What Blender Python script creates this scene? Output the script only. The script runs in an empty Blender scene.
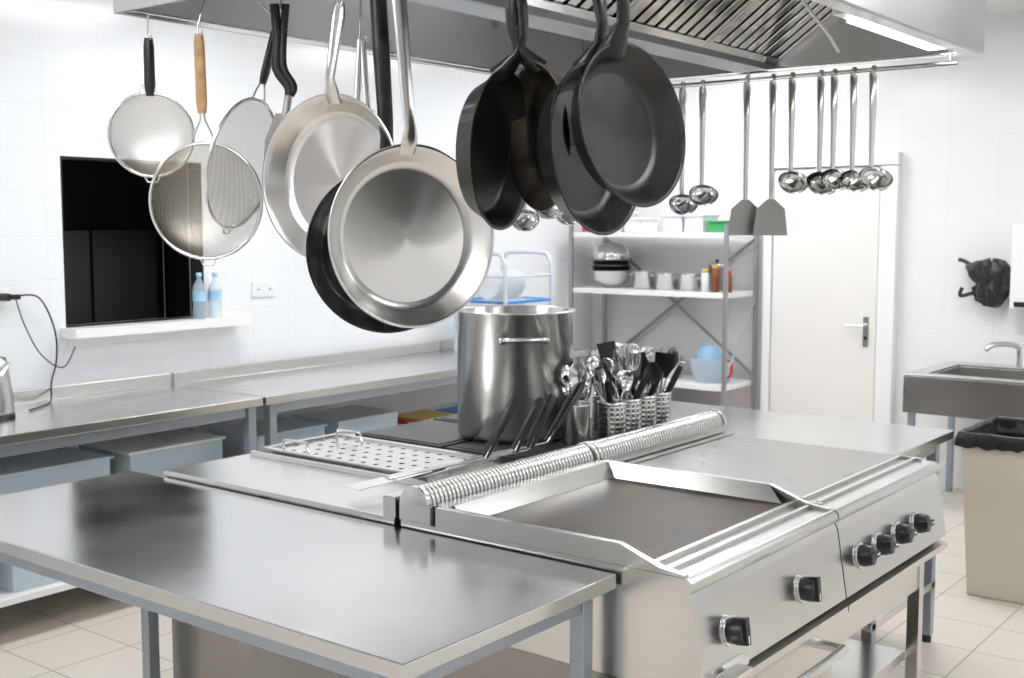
import bpy, math, random, bmesh
from mathutils import Vector, Matrix
random.seed(7)
D=bpy.data; scene=bpy.context.scene
rad=math.radians
# ------------------------------------------------------------ materials
def newmat(name):
    m=D.materials.new(name); m.use_nodes=True
    nt=m.node_tree; b=nt.nodes['Principled BSDF']
    return m,nt,b
def mat(name,col,metal=0.0,rough=0.5,noise=0.0,bump=0.0,scale=20,trans=0.0,alpha=1.0,coat=0.0,ior=None,var=0.0):
    m,nt,b=newmat(name)
    b.inputs['Base Color'].default_value=(*col,1)
    b.inputs['Metallic'].default_value=metal
    b.inputs['Roughness'].default_value=rough
    b.inputs['Transmission Weight'].default_value=trans
    b.inputs['Alpha'].default_value=alpha
    b.inputs['Coat Weight'].default_value=coat
    if ior: b.inputs['IOR'].default_value=ior
    tc=nt.nodes.new('ShaderNodeTexCoord'); n=nt.nodes.new('ShaderNodeTexNoise')
    n.inputs['Scale'].default_value=scale; n.inputs['Detail'].default_value=4
    nt.links.new(tc.outputs['Object'],n.inputs['Vector'])
    mr=nt.nodes.new('ShaderNodeMapRange')
    mr.inputs['To Min'].default_value=max(0.02,rough-noise); mr.inputs['To Max'].default_value=min(1,rough+noise)
    nt.links.new(n.outputs['Fac'],mr.inputs['Value']); nt.links.new(mr.outputs['Result'],b.inputs['Roughness'])
    if var>0:
        mx=nt.nodes.new('ShaderNodeMix'); mx.data_type='RGBA'
        cr=nt.nodes.new('ShaderNodeMapRange'); cr.inputs['From Min'].default_value=.35; cr.inputs['From Max'].default_value=.65
        nt.links.new(n.outputs['Fac'],cr.inputs['Value']); nt.links.new(cr.outputs['Result'],mx.inputs[0])
        mx.inputs[6].default_value=(*[c*(1-var) for c in col],1); mx.inputs[7].default_value=(*[min(1,c*(1+var)) for c in col],1)
        nt.links.new(mx.outputs[2],b.inputs['Base Color'])
    if bump>0:
        bp=nt.nodes.new('ShaderNodeBump'); bp.inputs['Strength'].default_value=bump; bp.inputs['Distance'].default_value=0.002
        nt.links.new(n.outputs['Fac'],bp.inputs['Height']); nt.links.new(bp.outputs['Normal'],b.inputs['Normal'])
    return m
def steel(name,col=(0.68,0.67,0.655),rough=0.24,axis=0,brush=0.08,smudge=0.03,dark=0.06,bscale=6):
    m,nt,b=newmat(name)
    b.inputs['Metallic'].default_value=1.0
    tc=nt.nodes.new('ShaderNodeTexCoord'); mp=nt.nodes.new('ShaderNodeMapping')
    sc=[350,350,350]; sc[axis]=5
    mp.inputs['Scale'].default_value=sc
    nt.links.new(tc.outputs['Object'],mp.inputs['Vector'])
    n=nt.nodes.new('ShaderNodeTexNoise'); n.inputs['Scale'].default_value=1.0; n.inputs['Detail'].default_value=2
    nt.links.new(mp.outputs['Vector'],n.inputs['Vector'])
    n2=nt.nodes.new('ShaderNodeTexNoise'); n2.inputs['Scale'].default_value=bscale*0.5; n2.inputs['Detail'].default_value=3
    n2.inputs['Roughness'].default_value=0.5
    nt.links.new(tc.outputs['Object'],n2.inputs['Vector'])
    mr=nt.nodes.new('ShaderNodeMapRange'); mr.interpolation_type='SMOOTHSTEP'; mr.inputs['From Min'].default_value=0.2; mr.inputs['From Max'].default_value=0.8
    mr.inputs['To Min'].default_value=max(0.05,rough-smudge); mr.inputs['To Max'].default_value=rough+smudge
    nt.links.new(n2.outputs['Fac'],mr.inputs['Value']); nt.links.new(mr.outputs['Result'],b.inputs['Roughness'])
    mx=nt.nodes.new('ShaderNodeMix'); mx.data_type='RGBA'
    mx.inputs[6].default_value=(*[c*(1-dark) for c in col],1); mx.inputs[7].default_value=(*col,1)
    nt.links.new(n2.outputs['Fac'],mx.inputs[0]); nt.links.new(mx.outputs[2],b.inputs['Base Color'])
    bp=nt.nodes.new('ShaderNodeBump'); bp.inputs['Strength'].default_value=brush; bp.inputs['Distance'].default_value=0.0005
    nt.links.new(n.outputs['Fac'],bp.inputs['Height']); nt.links.new(bp.outputs['Normal'],b.inputs['Normal'])
    return m
def tile(name,ax,size,col,col2,mortar,rough,msize,bump=0.3,offset=0.0):
    m,nt,b=newmat(name)
    g=nt.nodes.new('ShaderNodeNewGeometry'); sp=nt.nodes.new('ShaderNodeSeparateXYZ'); cb=nt.nodes.new('ShaderNodeCombineXYZ')
    nt.links.new(g.outputs['Position'],sp.inputs[0])
    nt.links.new(sp.outputs[ax[0]],cb.inputs[0]); nt.links.new(sp.outputs[ax[1]],cb.inputs[1])
    br=nt.nodes.new('ShaderNodeTexBrick'); br.offset=offset; br.squash=1
    br.inputs['Scale'].default_value=1; br.inputs['Brick Width'].default_value=size[0]; br.inputs['Row Height'].default_value=size[1]
    br.inputs['Mortar Size'].default_value=msize; br.inputs['Mortar Smooth'].default_value=0.2
    br.inputs['Color1'].default_value=(*col,1); br.inputs['Color2'].default_value=(*col2,1); br.inputs['Mortar'].default_value=(*mortar,1)
    nt.links.new(cb.outputs[0],br.inputs['Vector'])
    n=nt.nodes.new('ShaderNodeTexNoise'); n.inputs['Scale'].default_value=3.0; n.inputs['Detail'].default_value=5
    nt.links.new(g.outputs['Position'],n.inputs['Vector'])
    mx=nt.nodes.new('ShaderNodeMix'); mx.data_type='RGBA'; mx.blend_type='MULTIPLY'; mx.inputs[0].default_value=0.05
    nt.links.new(br.outputs['Color'],mx.inputs[6]); nt.links.new(n.outputs['Fac'],mx.inputs[7])
    nt.links.new(mx.outputs[2],b.inputs['Base Color'])
    b.inputs['Roughness'].default_value=rough
    bp=nt.nodes.new('ShaderNodeBump'); bp.invert=True; bp.inputs['Strength'].default_value=bump; bp.inputs['Distance'].default_value=0.002
    nt.links.new(br.outputs['Fac'],bp.inputs['Height']); nt.links.new(bp.outputs['Normal'],b.inputs['Normal'])
    return m
def emis(name,col,s):
    m,nt,b=newmat(name)
    b.inputs['Base Color'].default_value=(*col,1)
    b.inputs['Emission Color'].default_value=(*col,1); b.inputs['Emission Strength'].default_value=s
    return m
def sievemat(name,col,step,cover):
    m,nt,b=newmat(name)
    b.inputs['Metallic'].default_value=0.9; b.inputs['Roughness'].default_value=0.4; b.inputs['Base Color'].default_value=(*col,1)
    tc=nt.nodes.new('ShaderNodeTexCoord'); sp=nt.nodes.new('ShaderNodeSeparateXYZ'); nt.links.new(tc.outputs['UV'],sp.inputs[0])
    outs=[]
    for k in (0,1):
        d=nt.nodes.new('ShaderNodeMath'); d.operation='MULTIPLY'; d.inputs[1].default_value=1/step
        nt.links.new(sp.outputs[k],d.inputs[0])
        f=nt.nodes.new('ShaderNodeMath'); f.operation='FRACT'; nt.links.new(d.outputs[0],f.inputs[0])
        l=nt.nodes.new('ShaderNodeMath'); l.operation='LESS_THAN'; l.inputs[1].default_value=cover; nt.links.new(f.outputs[0],l.inputs[0])
        outs.append(l)
    mxx=nt.nodes.new('ShaderNodeMath'); mxx.operation='MAXIMUM'
    nt.links.new(outs[0].outputs[0],mxx.inputs[0]); nt.links.new(outs[1].outputs[0],mxx.inputs[1])
    nt.links.new(mxx.outputs[0],b.inputs['Alpha'])
    return m
def panface(name):
    # turned (circular-brushed) steel: tangent runs around the pan's own Y axis
    m,nt,b=newmat(name)
    b.inputs['Metallic'].default_value=1; b.inputs['Base Color'].default_value=(0.68,0.655,0.625,1); b.inputs['Roughness'].default_value=0.24
    b.inputs['Anisotropic'].default_value=0.93
    tc=nt.nodes.new('ShaderNodeTexCoord')
    cr=nt.nodes.new('ShaderNodeVectorMath'); cr.operation='CROSS_PRODUCT'; cr.inputs[1].default_value=(0,1,0)
    nt.links.new(tc.outputs['Object'],cr.inputs[0])
    nz=nt.nodes.new('ShaderNodeVectorMath'); nz.operation='NORMALIZE'; nt.links.new(cr.outputs[0],nz.inputs[0])
    vt=nt.nodes.new('ShaderNodeVectorTransform'); vt.vector_type='VECTOR'; vt.convert_from='OBJECT'; vt.convert_to='WORLD'
    nt.links.new(nz.outputs[0],vt.inputs[0]); nt.links.new(vt.outputs[0],b.inputs['Tangent'])
    return m
S=steel('brushed_steel')
S_top=steel('worktop_steel',(0.64,0.64,0.64),0.18,0,0.05,0.04,0.12,5)
S_y=steel('brushed_steel_y',rough=0.24,axis=1)
S_z=steel('brushed_steel_z',rough=0.23,axis=2)
S_dark=steel('dark_and_shade_steel',(0.36,0.345,0.33),0.30,0,0.1,0.05,0.15)  # dark steel; also carries painted shade on cabinets, flue core and one pan
S_pol=mat('polished_steel',(0.74,0.73,0.72),1,0.15,0.04)
S_hood=steel('hood_steel',(0.52,0.53,0.54),0.30,1,0.1,0.04,0.08)
S_pan=panface('turned_pan_steel')
LEG=mat('painted_grey_metal',(0.36,0.40,0.45),0.6,0.35,0.05)
IRON=mat('black_iron',(0.024,0.022,0.021),0.5,0.33,0.12,0.35,26,coat=0.15,var=.55)
IRON_IN=mat('black_pan_interior',(0.042,0.039,0.037),0.5,0.32,0.08,0.12,12,var=.35)
IRON2=mat('carbon_steel_brown',(0.12,0.10,0.082),0.75,0.36,0.12,0.25,18,var=.4)
BLK=mat('black_plastic',(0.012,0.012,0.013),0,0.3,0.08)
CAST=mat('cast_iron_and_gap_shade',(0.04,0.04,0.042),0.4,0.40,0.08,0.15,60)  # stove plates; also the dark backing that stands in for shade behind openings
WOOD=mat('handle_wood',(0.50,0.31,0.15),0,0.5,0.1,0.2,40,var=.2)
WHITE=mat('white_paint',(0.86,0.86,0.86),0,0.35,0.05)
DOORM=mat('door_white',(0.81,0.79,0.765),0,0.35,0.05)
CREAM=mat('cream_plastic',(0.64,0.59,0.49),0,0.45,0.08)
BAG=mat('black_bag',(0.02,0.02,0.022),0,0.3,0.1,0.8,30)
DARKROOM=mat('dark_interior',(0.016,0.014,0.012),0,0.8)  # near-black colour stands in for the unlit room behind the hatch
RED=mat('red_plastic',(0.60,0.03,0.03),0,0.4); YEL=mat('yellow_plastic',(0.8,0.55,0.08),0,0.4)
BLUE=mat('blue_plastic',(0.03,0.25,0.65),0,0.4); GREEN=mat('green_plastic',(0.05,0.35,0.1),0,0.4)
LBLUE=mat('pale_blue_plastic',(0.35,0.60,0.82),0,0.35)
BOXM=mat('frosted_plastic',(0.74,0.84,0.92),0,0.3,0.05,alpha=0.55)
WBOX=mat('white_plastic',(0.82,0.85,0.88),0,0.35)
PET=mat('clear_bottle',(0.70,0.85,0.92),0,0.08,0.02,alpha=0.35)
SPICE=mat('spice_brown',(0.25,0.08,0.04),0,0.5)
SIEVE_F=sievemat('fine_wire_mesh',(0.66,0.63,0.58),0.0016,0.42)
SIEVE_C=sievemat('wire_mesh',(0.42,0.39,0.34),0.0026,0.32)
def griddle_mat():
    m,nt,b=newmat('griddle_plate_metal')
    b.inputs['Metallic'].default_value=0.45
    b.inputs['Specular IOR Level'].default_value=0.25
    tc=nt.nodes.new('ShaderNodeTexCoord')
    n=nt.nodes.new('ShaderNodeTexNoise'); n.inputs['Scale'].default_value=4.5; n.inputs['Detail'].default_value=8; n.inputs['Roughness'].default_value=0.65
    nt.links.new(tc.outputs['Object'],n.inputs['Vector'])
    cr=nt.nodes.new('ShaderNodeValToRGB'); e=cr.color_ramp.elements
    e[0].position=0.34; e[0].color=(0.016,0.012,0.009,1); e[1].position=0.70; e[1].color=(0.115,0.082,0.058,1)
    nt.links.new(n.outputs['Fac'],cr.inputs[0]); nt.links.new(cr.outputs[0],b.inputs['Base Color'])
    mp=nt.nodes.new('ShaderNodeMapping'); mp.inputs['Scale'].default_value=(8,200,8); nt.links.new(tc.outputs['Object'],mp.inputs['Vector'])
    n2=nt.nodes.new('ShaderNodeTexNoise'); n2.inputs['Scale'].default_value=1; nt.links.new(mp.outputs[0],n2.inputs['Vector'])
    mr=nt.nodes.new('ShaderNodeMapRange'); mr.inputs['To Min'].default_value=0.28; mr.inputs['To Max'].default_value=0.52
    nt.links.new(n.outputs['Fac'],mr.inputs['Value']); nt.links.new(mr.outputs[0],b.inputs['Roughness'])
    bp=nt.nodes.new('ShaderNodeBump'); bp.inputs['Strength'].default_value=0.2; bp.inputs['Distance'].default_value=0.001
    nt.links.new(n2.outputs['Fac'],bp.inputs['Height']); nt.links.new(bp.outputs[0],b.inputs['Normal'])
    return m
GRID=griddle_mat()
GRID2=steel('chromed_griddle',(0.38,0.365,0.35),0.27,1,0.06,0.03,0.14,4)
WALL_L=tile('wall_tile_left',(1,2),(0.30,0.20),(0.86,0.88,0.905),(0.855,0.875,0.90),(0.77,0.79,0.815),0.16,0.0016,.15)
WALL_B=tile('wall_tile_back',(0,2),(0.30,0.20),(0.84,0.84,0.845),(0.835,0.835,0.84),(0.75,0.755,0.76),0.16,0.0016,.15)
FLOORM=tile('floor_tile',(0,1),(0.33,0.33),(0.71,0.655,0.585),(0.68,0.625,0.555),(0.40,0.36,0.32),0.3,0.004)
CEILM=tile('ceiling_tile',(0,1),(0.6,0.6),(0.78,0.78,0.78),(0.77,0.77,0.77),(0.6,0.6,0.6),0.8,0.012)
LAMP=emis('lamp_diffuser',(0.97,0.985,1.0),15.3)
HLAMP=emis('hood_tube_light',(1.0,0.99,0.97),6.0)
# ------------------------------------------------------------ builder
class B:
    def __init__(s,name,bevel=0.0015):
        s.name=name; s.v=[]; s.f=[]; s.fm=[]; s.fs=[]; s.mats=[]; s.M=Matrix(); s.bevel=bevel
    def mi(s,m):
        if m not in s.mats: s.mats.append(m)
        return s.mats.index(m)
    def add(s,vs,fs,m,smooth=False):
        o=len(s.v); s.v+= [s.M@Vector(p) for p in vs]; k=s.mi(m)
        for f in fs: s.f.append([i+o for i in f]); s.fm.append(k); s.fs.append(smooth)
    def box(s,x0,x1,y0,y1,z0,z1,m):
        s.add([(x0,y0,z0),(x1,y0,z0),(x1,y1,z0),(x0,y1,z0),(x0,y0,z1),(x1,y0,z1),(x1,y1,z1),(x0,y1,z1)],
              [(0,3,2,1),(4,5,6,7),(0,1,5,4),(1,2,6,5),(2,3,7,6),(3,0,4,7)],m)
    def prism(s,poly,axis,a0,a1,m,smooth=False):
        n=len(poly)
        def P(p,a):
            if axis=='y': return (p[0],a,p[1])
            if axis=='x': return (a,p[0],p[1])
            return (p[0],p[1],a)
        vs=[P(p,a0) for p in poly]+[P(p,a1) for p in poly]
        fs=[tuple(range(n)),tuple(range(2*n-1,n-1,-1))]+[(i,i+n,(i+1)%n+n,(i+1)%n) for i in range(n)]
        s.add(vs,fs,m,smooth)
    def lathe(s,prof,m,M=None,seg=48,a0=0,a1=2*math.pi,smooth=True):
        old=s.M
        if M is not None: s.M=s.M@M
        full=abs(a1-a0-2*math.pi)<1e-6; N=seg if full else seg+1
        vs=[];fs=[]
        for r,z in prof:
            for i in range(N):
                a=a0+(a1-a0)*i/seg; vs.append((r*math.cos(a),r*math.sin(a),z))
        for j in range(len(prof)-1):
            for i in range(seg):
                k=(i+1)%N
                fs.append((j*N+i,j*N+k,(j+1)*N+k,(j+1)*N+i))
        s.add(vs,fs,m,smooth); s.M=old
    def tube(s,pts,r,m,seg=10,rb=None,ref=None,closed=False,caps=True,radii=None):
        pts=[Vector(p) for p in pts]; n=len(pts); rb=r if rb is None else rb
        vs=[];fs=[]; prevn=None
        for i,p in enumerate(pts):
            if closed: t=(pts[(i+1)%n]-pts[i-1])
            else: t=(pts[min(i+1,n-1)]-pts[max(i-1,0)])
            if t.length<1e-9: t=Vector((0,0,1))
            t.normalize()
            base=Vector(ref) if ref is not None else (prevn if prevn is not None else (Vector((0,0,1)) if abs(t.z)<0.9 else Vector((1,0,0))))
            nn=base-t*base.dot(t)
            if nn.length<1e-6: nn=t.orthogonal()
            nn.normalize(); prevn=nn; bb=t.cross(nn)
            k=radii[i] if radii else 1
            for j in range(seg):
                a=2*math.pi*j/seg; vs.append(p+nn*(math.cos(a)*r*k)+bb*(math.sin(a)*rb*k))
        R=n if closed else n-1
        for i in range(R):
            for j in range(seg):
                k=(j+1)%seg; i2=(i+1)%n
                fs.append((i*seg+j,i*seg+k,i2*seg+k,i2*seg+j))
        s.add(vs,fs,m,True)
        if caps and not closed:
            s.add(vs[:seg],[tuple(range(seg-1,-1,-1))],m); s.add(vs[-seg:],[tuple(range(seg))],m)
    def cyl(s,p0,p1,r,m,seg=24): s.tube([p0,p1],r,m,seg=seg)
    def perf(s,fn,ns,nt_,hr,m):
        vs=[];fs=[]
        for i in range(ns):
            for j in range(nt_):
                o=len(vs)
                cs=[(1,1),(0,1),(0,0),(1,0)]
                for c in cs: vs.append(fn(i+c[0],j+c[1]))
                for q in range(8):
                    a=rad(45+45*q); vs.append(fn(i+.5+hr*math.cos(a),j+.5+hr*math.sin(a)))
                for k in range(4):
                    k2=(k+1)%4
                    fs.append((o+k,o+k2,o+4+(2*k+2)%8,o+4+2*k+1,o+4+2*k))
        s.add(vs,fs,m)
    def done(s,world=None):
        me=D.meshes.new(s.name)
        if world is None:
            xs=[p.x for p in s.v]; ys=[p.y for p in s.v]; zs=[p.z for p in s.v]
            c=Vector(((min(xs)+max(xs))/2,(min(ys)+max(ys))/2,min(zs))); W=Matrix.Translation(c)
        else: W=world
        Wi=W.inverted()
        me.from_pydata([Wi@p for p in s.v],[],s.f)
        for m in s.mats: me.materials.append(m)
        me.polygons.foreach_set('material_index',s.fm); me.polygons.foreach_set('use_smooth',s.fs)
        me.update()
        bm=bmesh.new(); bm.from_mesh(me); bmesh.ops.recalc_face_normals(bm,faces=bm.faces); bm.to_mesh(me); bm.free()
        ob=D.objects.new(s.name,me); ob.matrix_world=W; scene.collection.objects.link(ob)
        if s.bevel>0:
            bv=ob.modifiers.new('bevel','BEVEL'); bv.width=s.bevel; bv.segments=2; bv.limit_method='ANGLE'; bv.angle_limit=rad(50)
        return ob
def T(x,y,z): return Matrix.Translation((x,y,z))
def RZ(a): return Matrix.Rotation(a,4,'Z')
def RX(a): return Matrix.Rotation(a,4,'X')
def RY(a): return Matrix.Rotation(a,4,'Y')
YAW=rad(37.86)
def smooth(pts,n=6):
    P=[Vector(p) for p in pts]; P=[P[0]]+P+[P[-1]]; out=[]
    for i in range(1,len(P)-2):
        for k in range(n):
            t_=k/n; a,b_,c,d=P[i-1],P[i],P[i+1],P[i+2]
            out.append(.5*((2*b_)+(c-a)*t_+(2*a-5*b_+4*c-d)*t_*t_+(3*b_-a-3*c+d)*t_**3))
    out.append(P[-2]); return out

# ------------------------------------------------------------ room
XL,XR,YF,YB,ZC=-5.05,1.8,-2.2,7.5,2.9
b=B('floor',0); b.box(XL-.1,XR+.1,YF-.1,YB+.1,-.1,0,FLOORM); b.done()
b=B('ceiling',0); b.box(XL-.1,XR+.1,YF-.1,YB+.1,ZC,ZC+.1,CEILM); b.done()
wy0,wy1,wz0,wz1=3.08,3.88,1.17,1.97
b=B('wall_left',0)
b.box(XL-.12,XL,YF-.1,wy0,0,ZC,WALL_L); b.box(XL-.12,XL,wy1,YB+.12,0,ZC,WALL_L)
b.box(XL-.12,XL,wy0,wy1,0,wz0,WALL_L); b.box(XL-.12,XL,wy0,wy1,wz1,ZC,WALL_L); b.done()
b=B('wall_back',0); b.box(XL,XR,YB,YB+.12,0,ZC,WALL_B); b.done()
b=B('wall_right',0); b.box(XR,XR+.1,YF-.1,YB+.12,0,ZC,WALL_L); b.done()
b=B('wall_front',0); b.box(XL,XR,YF-.1,YF,0,ZC,WALL_B); b.done()
b=B('dark_back_room',0.001)  # box of the dark room behind the hatch, its darkness painted in
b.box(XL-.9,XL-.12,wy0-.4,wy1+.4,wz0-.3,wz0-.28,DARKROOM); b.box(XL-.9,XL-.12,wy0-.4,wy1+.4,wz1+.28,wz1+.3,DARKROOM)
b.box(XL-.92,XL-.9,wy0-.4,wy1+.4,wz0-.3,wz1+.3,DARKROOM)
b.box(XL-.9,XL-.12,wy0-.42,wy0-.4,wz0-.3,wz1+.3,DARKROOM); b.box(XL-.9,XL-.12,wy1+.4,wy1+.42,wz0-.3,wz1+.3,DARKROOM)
DC=mat('dim_cabinet',(0.03,0.026,0.022),0,.5)  # furniture colour darkened to look dim
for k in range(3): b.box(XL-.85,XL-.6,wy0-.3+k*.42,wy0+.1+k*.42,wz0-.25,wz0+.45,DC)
b.done()
b=B('window_1',.001)
for a in ((wy0,wy0+.012,wz0,wz1),(wy1-.012,wy1,wz0,wz1),(wy0+.012,wy1-.012,wz1-.012,wz1)):
    b.box(XL-.10,XL-.004,a[0],a[1],a[2],a[3],DARKROOM)
b.done()
b=B('window_sill'); b.box(XL-.10,XL+.13,wy0-.03,wy1+.2,wz0-.045,wz0,WHITE)
b.box(XL+.001,XL+.02,wy0,wy1+.15,wz0-.09,wz0-.046,WHITE); b.done()
b=B('door_1',0.003)
b.box(-3.54,-2.81,YB-.055,YB-.012,0.01,2.02,DOORM)
b.box(-3.60,-3.545,YB-.075,YB-.001,0,2.025,WHITE); b.box(-2.80,-2.69,YB-.075,YB-.001,0,2.025,WHITE); b.box(-3.60,-2.69,YB-.075,YB-.001,2.03,2.11,WHITE)
b.box(-2.895,-2.855,YB-.062,YB-.0555,.86,1.06,S_pol)
b.cyl((-2.875,YB-.063,1.0),(-2.875,YB-.11,1.0),.009,S_pol); b.tube([(-2.875,YB-.108,1.0),(-2.93,YB-.11,1.0),(-3.0,YB-.108,.998)],.009,S_pol)
b.cyl((-2.875,YB-.063,.92),(-2.875,YB-.068,.92),.012,BLK)
b.done()
for (x,y) in [(-3.8,0.8),(-3.8,3.6),(-3.7,6.3),(-1.9,5.6),(-1.2,.2),(0.5,2.6),(0.6,5.4),(-1.6,-1.4)]:  # unseen ceiling panels, added to light the room
    b=B('unseen_ceiling_lamp',.002)
    b.box(x-.3,x+.3,y-.62,y-.6,ZC-.03,ZC-.001,WHITE); b.box(x-.3,x+.3,y+.6,y+.62,ZC-.03,ZC-.001,WHITE)
    b.box(x-.32,x-.3,y-.62,y+.62,ZC-.03,ZC-.001,WHITE); b.box(x+.3,x+.32,y-.62,y+.62,ZC-.03,ZC-.001,WHITE)
    b.box(x-.3,x+.3,y-.6,y+.6,ZC-.02,ZC-.001,LAMP); b.done()

# ------------------------------------------------------------ tables
def steel_table(name,x0,x1,y0,y1,z,legs,shelf=None,topm=S_top,th=.035):
    b=B(name,.003)
    b.box(x0,x1,y0,y1,z-th,z,topm)
    for (lx,ly) in legs:
        b.box(lx-.02,lx+.02,ly-.02,ly+.02,.03,z-th-.001,LEG); b.cyl((lx,ly,0),(lx,ly,.03),.018,BLK)
    xs=[l[0] for l in legs]; ys=[l[1] for l in legs]
    for xx in (min(xs),max(xs)): b.box(xx-.014,xx+.014,min(ys)+.02,max(ys)-.02,z-th-.05,z-th-.001,LEG)
    for yy in (min(ys),max(ys)): b.box(min(xs)+.02,max(xs)-.02,yy-.014,yy+.014,z-th-.05,z-th-.001,LEG)
    if shelf:
        for s_ in shelf: b.box(x0+.04,x1-.04,y0+.03,y1-.03,s_-.03,s_,S)
    return b.done()
steel_table('steel_worktable',-3.32,-1.44,1.53,2.245,.85,[(-1.5,2.19),(-1.5,1.59),(-3.17,2.19),(-3.25,1.59)])
steel_table('steel_worktable',-3.25,-1.44,3.935,4.675,.85,[(-1.50,3.99),(-1.50,4.62),(-3.19,3.99),(-3.19,4.62)],[.25])
def counter(y0,y1):
    b=B('wall_counter',.003)
    x0,x1=-5.0,-4.27; z=.85
    b.box(x0,x1,y0,y1,z-.04,z,S_y); b.box(x0,x0+.03,y0,y1,z,z+.06,S_y)
    for ly in (y0+.06,y1-.05):
        for lx in (x0+.05,x1-.04):
            b.box(lx-.022,lx+.022,ly-.022,ly+.022,0,z-.041,LEG)
    b.box(x1-.06,x1-.03,y0+.09,y1-.08,z-.09,z-.041,LEG)
    for s_ in (.19,.50): b.box(x0+.02,x1-.065,y0+.03,y1-.03,s_-.03,s_,WHITE)
    b.done()
counter(.6,3.60); counter(3.615,6.3)

# ------------------------------------------------------------ cooking units
def knob(b,x,y,z,tilt=0.12,a=0.0):
    M=T(x,y,z)@RY(rad(90)-tilt)
    b.lathe([(0,-.002),(.037,-.002),(.037,.004),(.0,.004)],S_pol,M)
    b.lathe([(.0,.004),(.031,.004),(.031,.016),(.026,.038),(.0,.040)],BLK,M,seg=32)
    old=b.M; b.M=b.M@M@RZ(a); b.box(-.031,.031,-.009,.009,.014,.046,BLK); b.box(.010,.029,-.002,.002,.046,.0468,WHITE); b.M=old
def front_unit(name,y0,y1,cab,knobs,plate,raised):
    b=B(name,.003)
    xf=-1.275; xb=-2.13
    nose=[]
    for i in range(9):
        a=rad(-60+i*150/8); nose.append((xf+.006+.020*math.cos(a),.847+.020*math.sin(a)))
    b.prism([(xb,.60),(xf,.60),(xf+.055,.625),(xf+.024,.815)]+nose+[(xb,.867)],'y',y0,y1,S_y)
    b.box(xf-.01,xf+.062,y0+.001,y1-.001,.585,.605,S_y)
    if cab:
        b.box(xb,xf-.015,y0,y1,.14,.599,S_dark)  # body colour darkened for the dark under the worktable
        b.box(xf-.014,xf+.02,y0+.005,y0+.26,.17,.575,S_y)
        b.box(xf-.014,xf+.02,y0+.27,y1-.005,.17,.575,S_y)
        b.tube(smooth([(xf+.015,y0+.36,.51),(xf+.07,y0+.362,.51),(xf+.085,y0+.39,.51),(xf+.085,y1-.11,.51),(xf+.07,y1-.082,.51),(xf+.015,y1-.08,.51)],5),.013,S_pol,12)
        b.box(xf+.046,xf+.068,y0+.04,y0+.20,.628,.648,S_pol); b.box(xf+.058,xf+.088,y0+.06,y0+.18,.618,.630,S_pol)
        for lx in (xb+.06,xf-.08):
            for ly in (y0+.06,y1-.06): b.cyl((lx,ly,0),(lx,ly,.14),.022,S_pol)
    else:
        for lx in (xb+.03,xf-.03):
            for ly in (y0+.03,y1-.03): b.box(lx-.02,lx+.02,ly-.02,ly+.02,0,.585,S_z)
        for ly in (y0+.03,y1-.03): b.box(xb+.05,xf-.05,ly-.015,ly+.015,.46,.50,S)
        b.box(xf-.045,xf-.015,y0+.05,y1-.05,.44,.52,S_y)
        b.box(xb+.02,xf-.051,y0+.051,y1-.051,.19,.22,S)
    for k in knobs: knob(b,xf+.043,k,.715,rad(9),random.uniform(-.2,.2)+(0 if cab else 1.57))
    g=.028
    xg0,xg1=-1.995,xf-.105
    if raised:
        h=.05
        b.box(xg0,xg1,y0+g,y1-g,.8675,.874,plate)
        prof=[(-2.01,.8675),(-2.01,.868+h),(xf-.17,.868+h),(xf-.06,.88),(xf+.004,.873),(xf+.004,.8675)]
        b.prism(prof,'y',y0+.002,y0+g-.006,S); b.prism(prof,'y',y1-g+.006,y1-.002,S)
        for (ya,yb_) in ((y0+g-.0055,y0+g+.02),(y1-g+.0055,y1-g-.02)):
            b.add([(-2.0,ya,.868+h),(xf-.17,ya,.868+h),(xf-.12,yb_,.8745),(-2.0,yb_,.8745)],[(0,1,2,3)],S)
        b.box(-2.02,-1.985,y0+.024,y1-.024,.8676,.868+h,S_y)
        b.add([(-1.984,y0+g+.02,.868+h),(-1.984,y1-g-.02,.868+h),(-1.955,y1-g-.02,.8745),(-1.955,y0+g+.02,.8745)],[(0,1,2,3)],S)
    else:
        b.box(xg0,xg1,y0+.03,y1-.03,.8675,.880,plate)
        b.box(-2.02,-1.998,y0+.01,y1-.01,.8675,.886,S_y)
        b.box(-1.997,xf-.03,y0+.006,y0+.02,.8675,.876,S); b.box(-1.997,xf-.03,y1-.02,y1-.006,.8675,.876,S)
    b.box(xf-.104,xf-.09,y0+g,y1-g,.8675,.880,S_y); b.box(xf-.055,xf-.045,y0+g,y1-g,.8675,.877,S_y)
    b.box(xf-.089,xf-.056,y0+g+.02,y1-g-.02,.8675,.8685,S)
    b.box(-2.14,-2.03,y0+.004,y1-.004,.8675,.915,S_y)
    cx=-2.085; L=y1-y0
    b.lathe([(0,0),(.041,0),(.041,L-.04),(0,L-.04)],S_dark,T(cx,y0+.02,.915)@RX(rad(-90)),seg=16,a0=math.pi,a1=2*math.pi)  # dark core painted as the shade between the flue ribs
    n=int((L-.03)/.0165)
    for i in range(n):
        yy=y0+.012+i*.0165
        b.lathe([(.038,0),(.046,.001),(.046,.0105),(.038,.0115)],S_y,T(cx,yy,.915)@RX(rad(-90)),seg=12,a0=math.pi,a1=2*math.pi)
    for yy in (y0+.0,y1-.012):
        b.lathe([(0,0),(.05,0),(.05,.012),(0,.012)],S_y,T(cx,yy,.915)@RX(rad(-90)),seg=16,a0=math.pi,a1=2*math.pi)
    return b.done()
front_unit('griddle_cooker',2.258,3.07,True,[2.41,2.81],GRID,True)
front_unit('flat_top_range',3.078,3.92,False,[3.20,3.345,3.50,3.66],GRID2,False)

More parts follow.
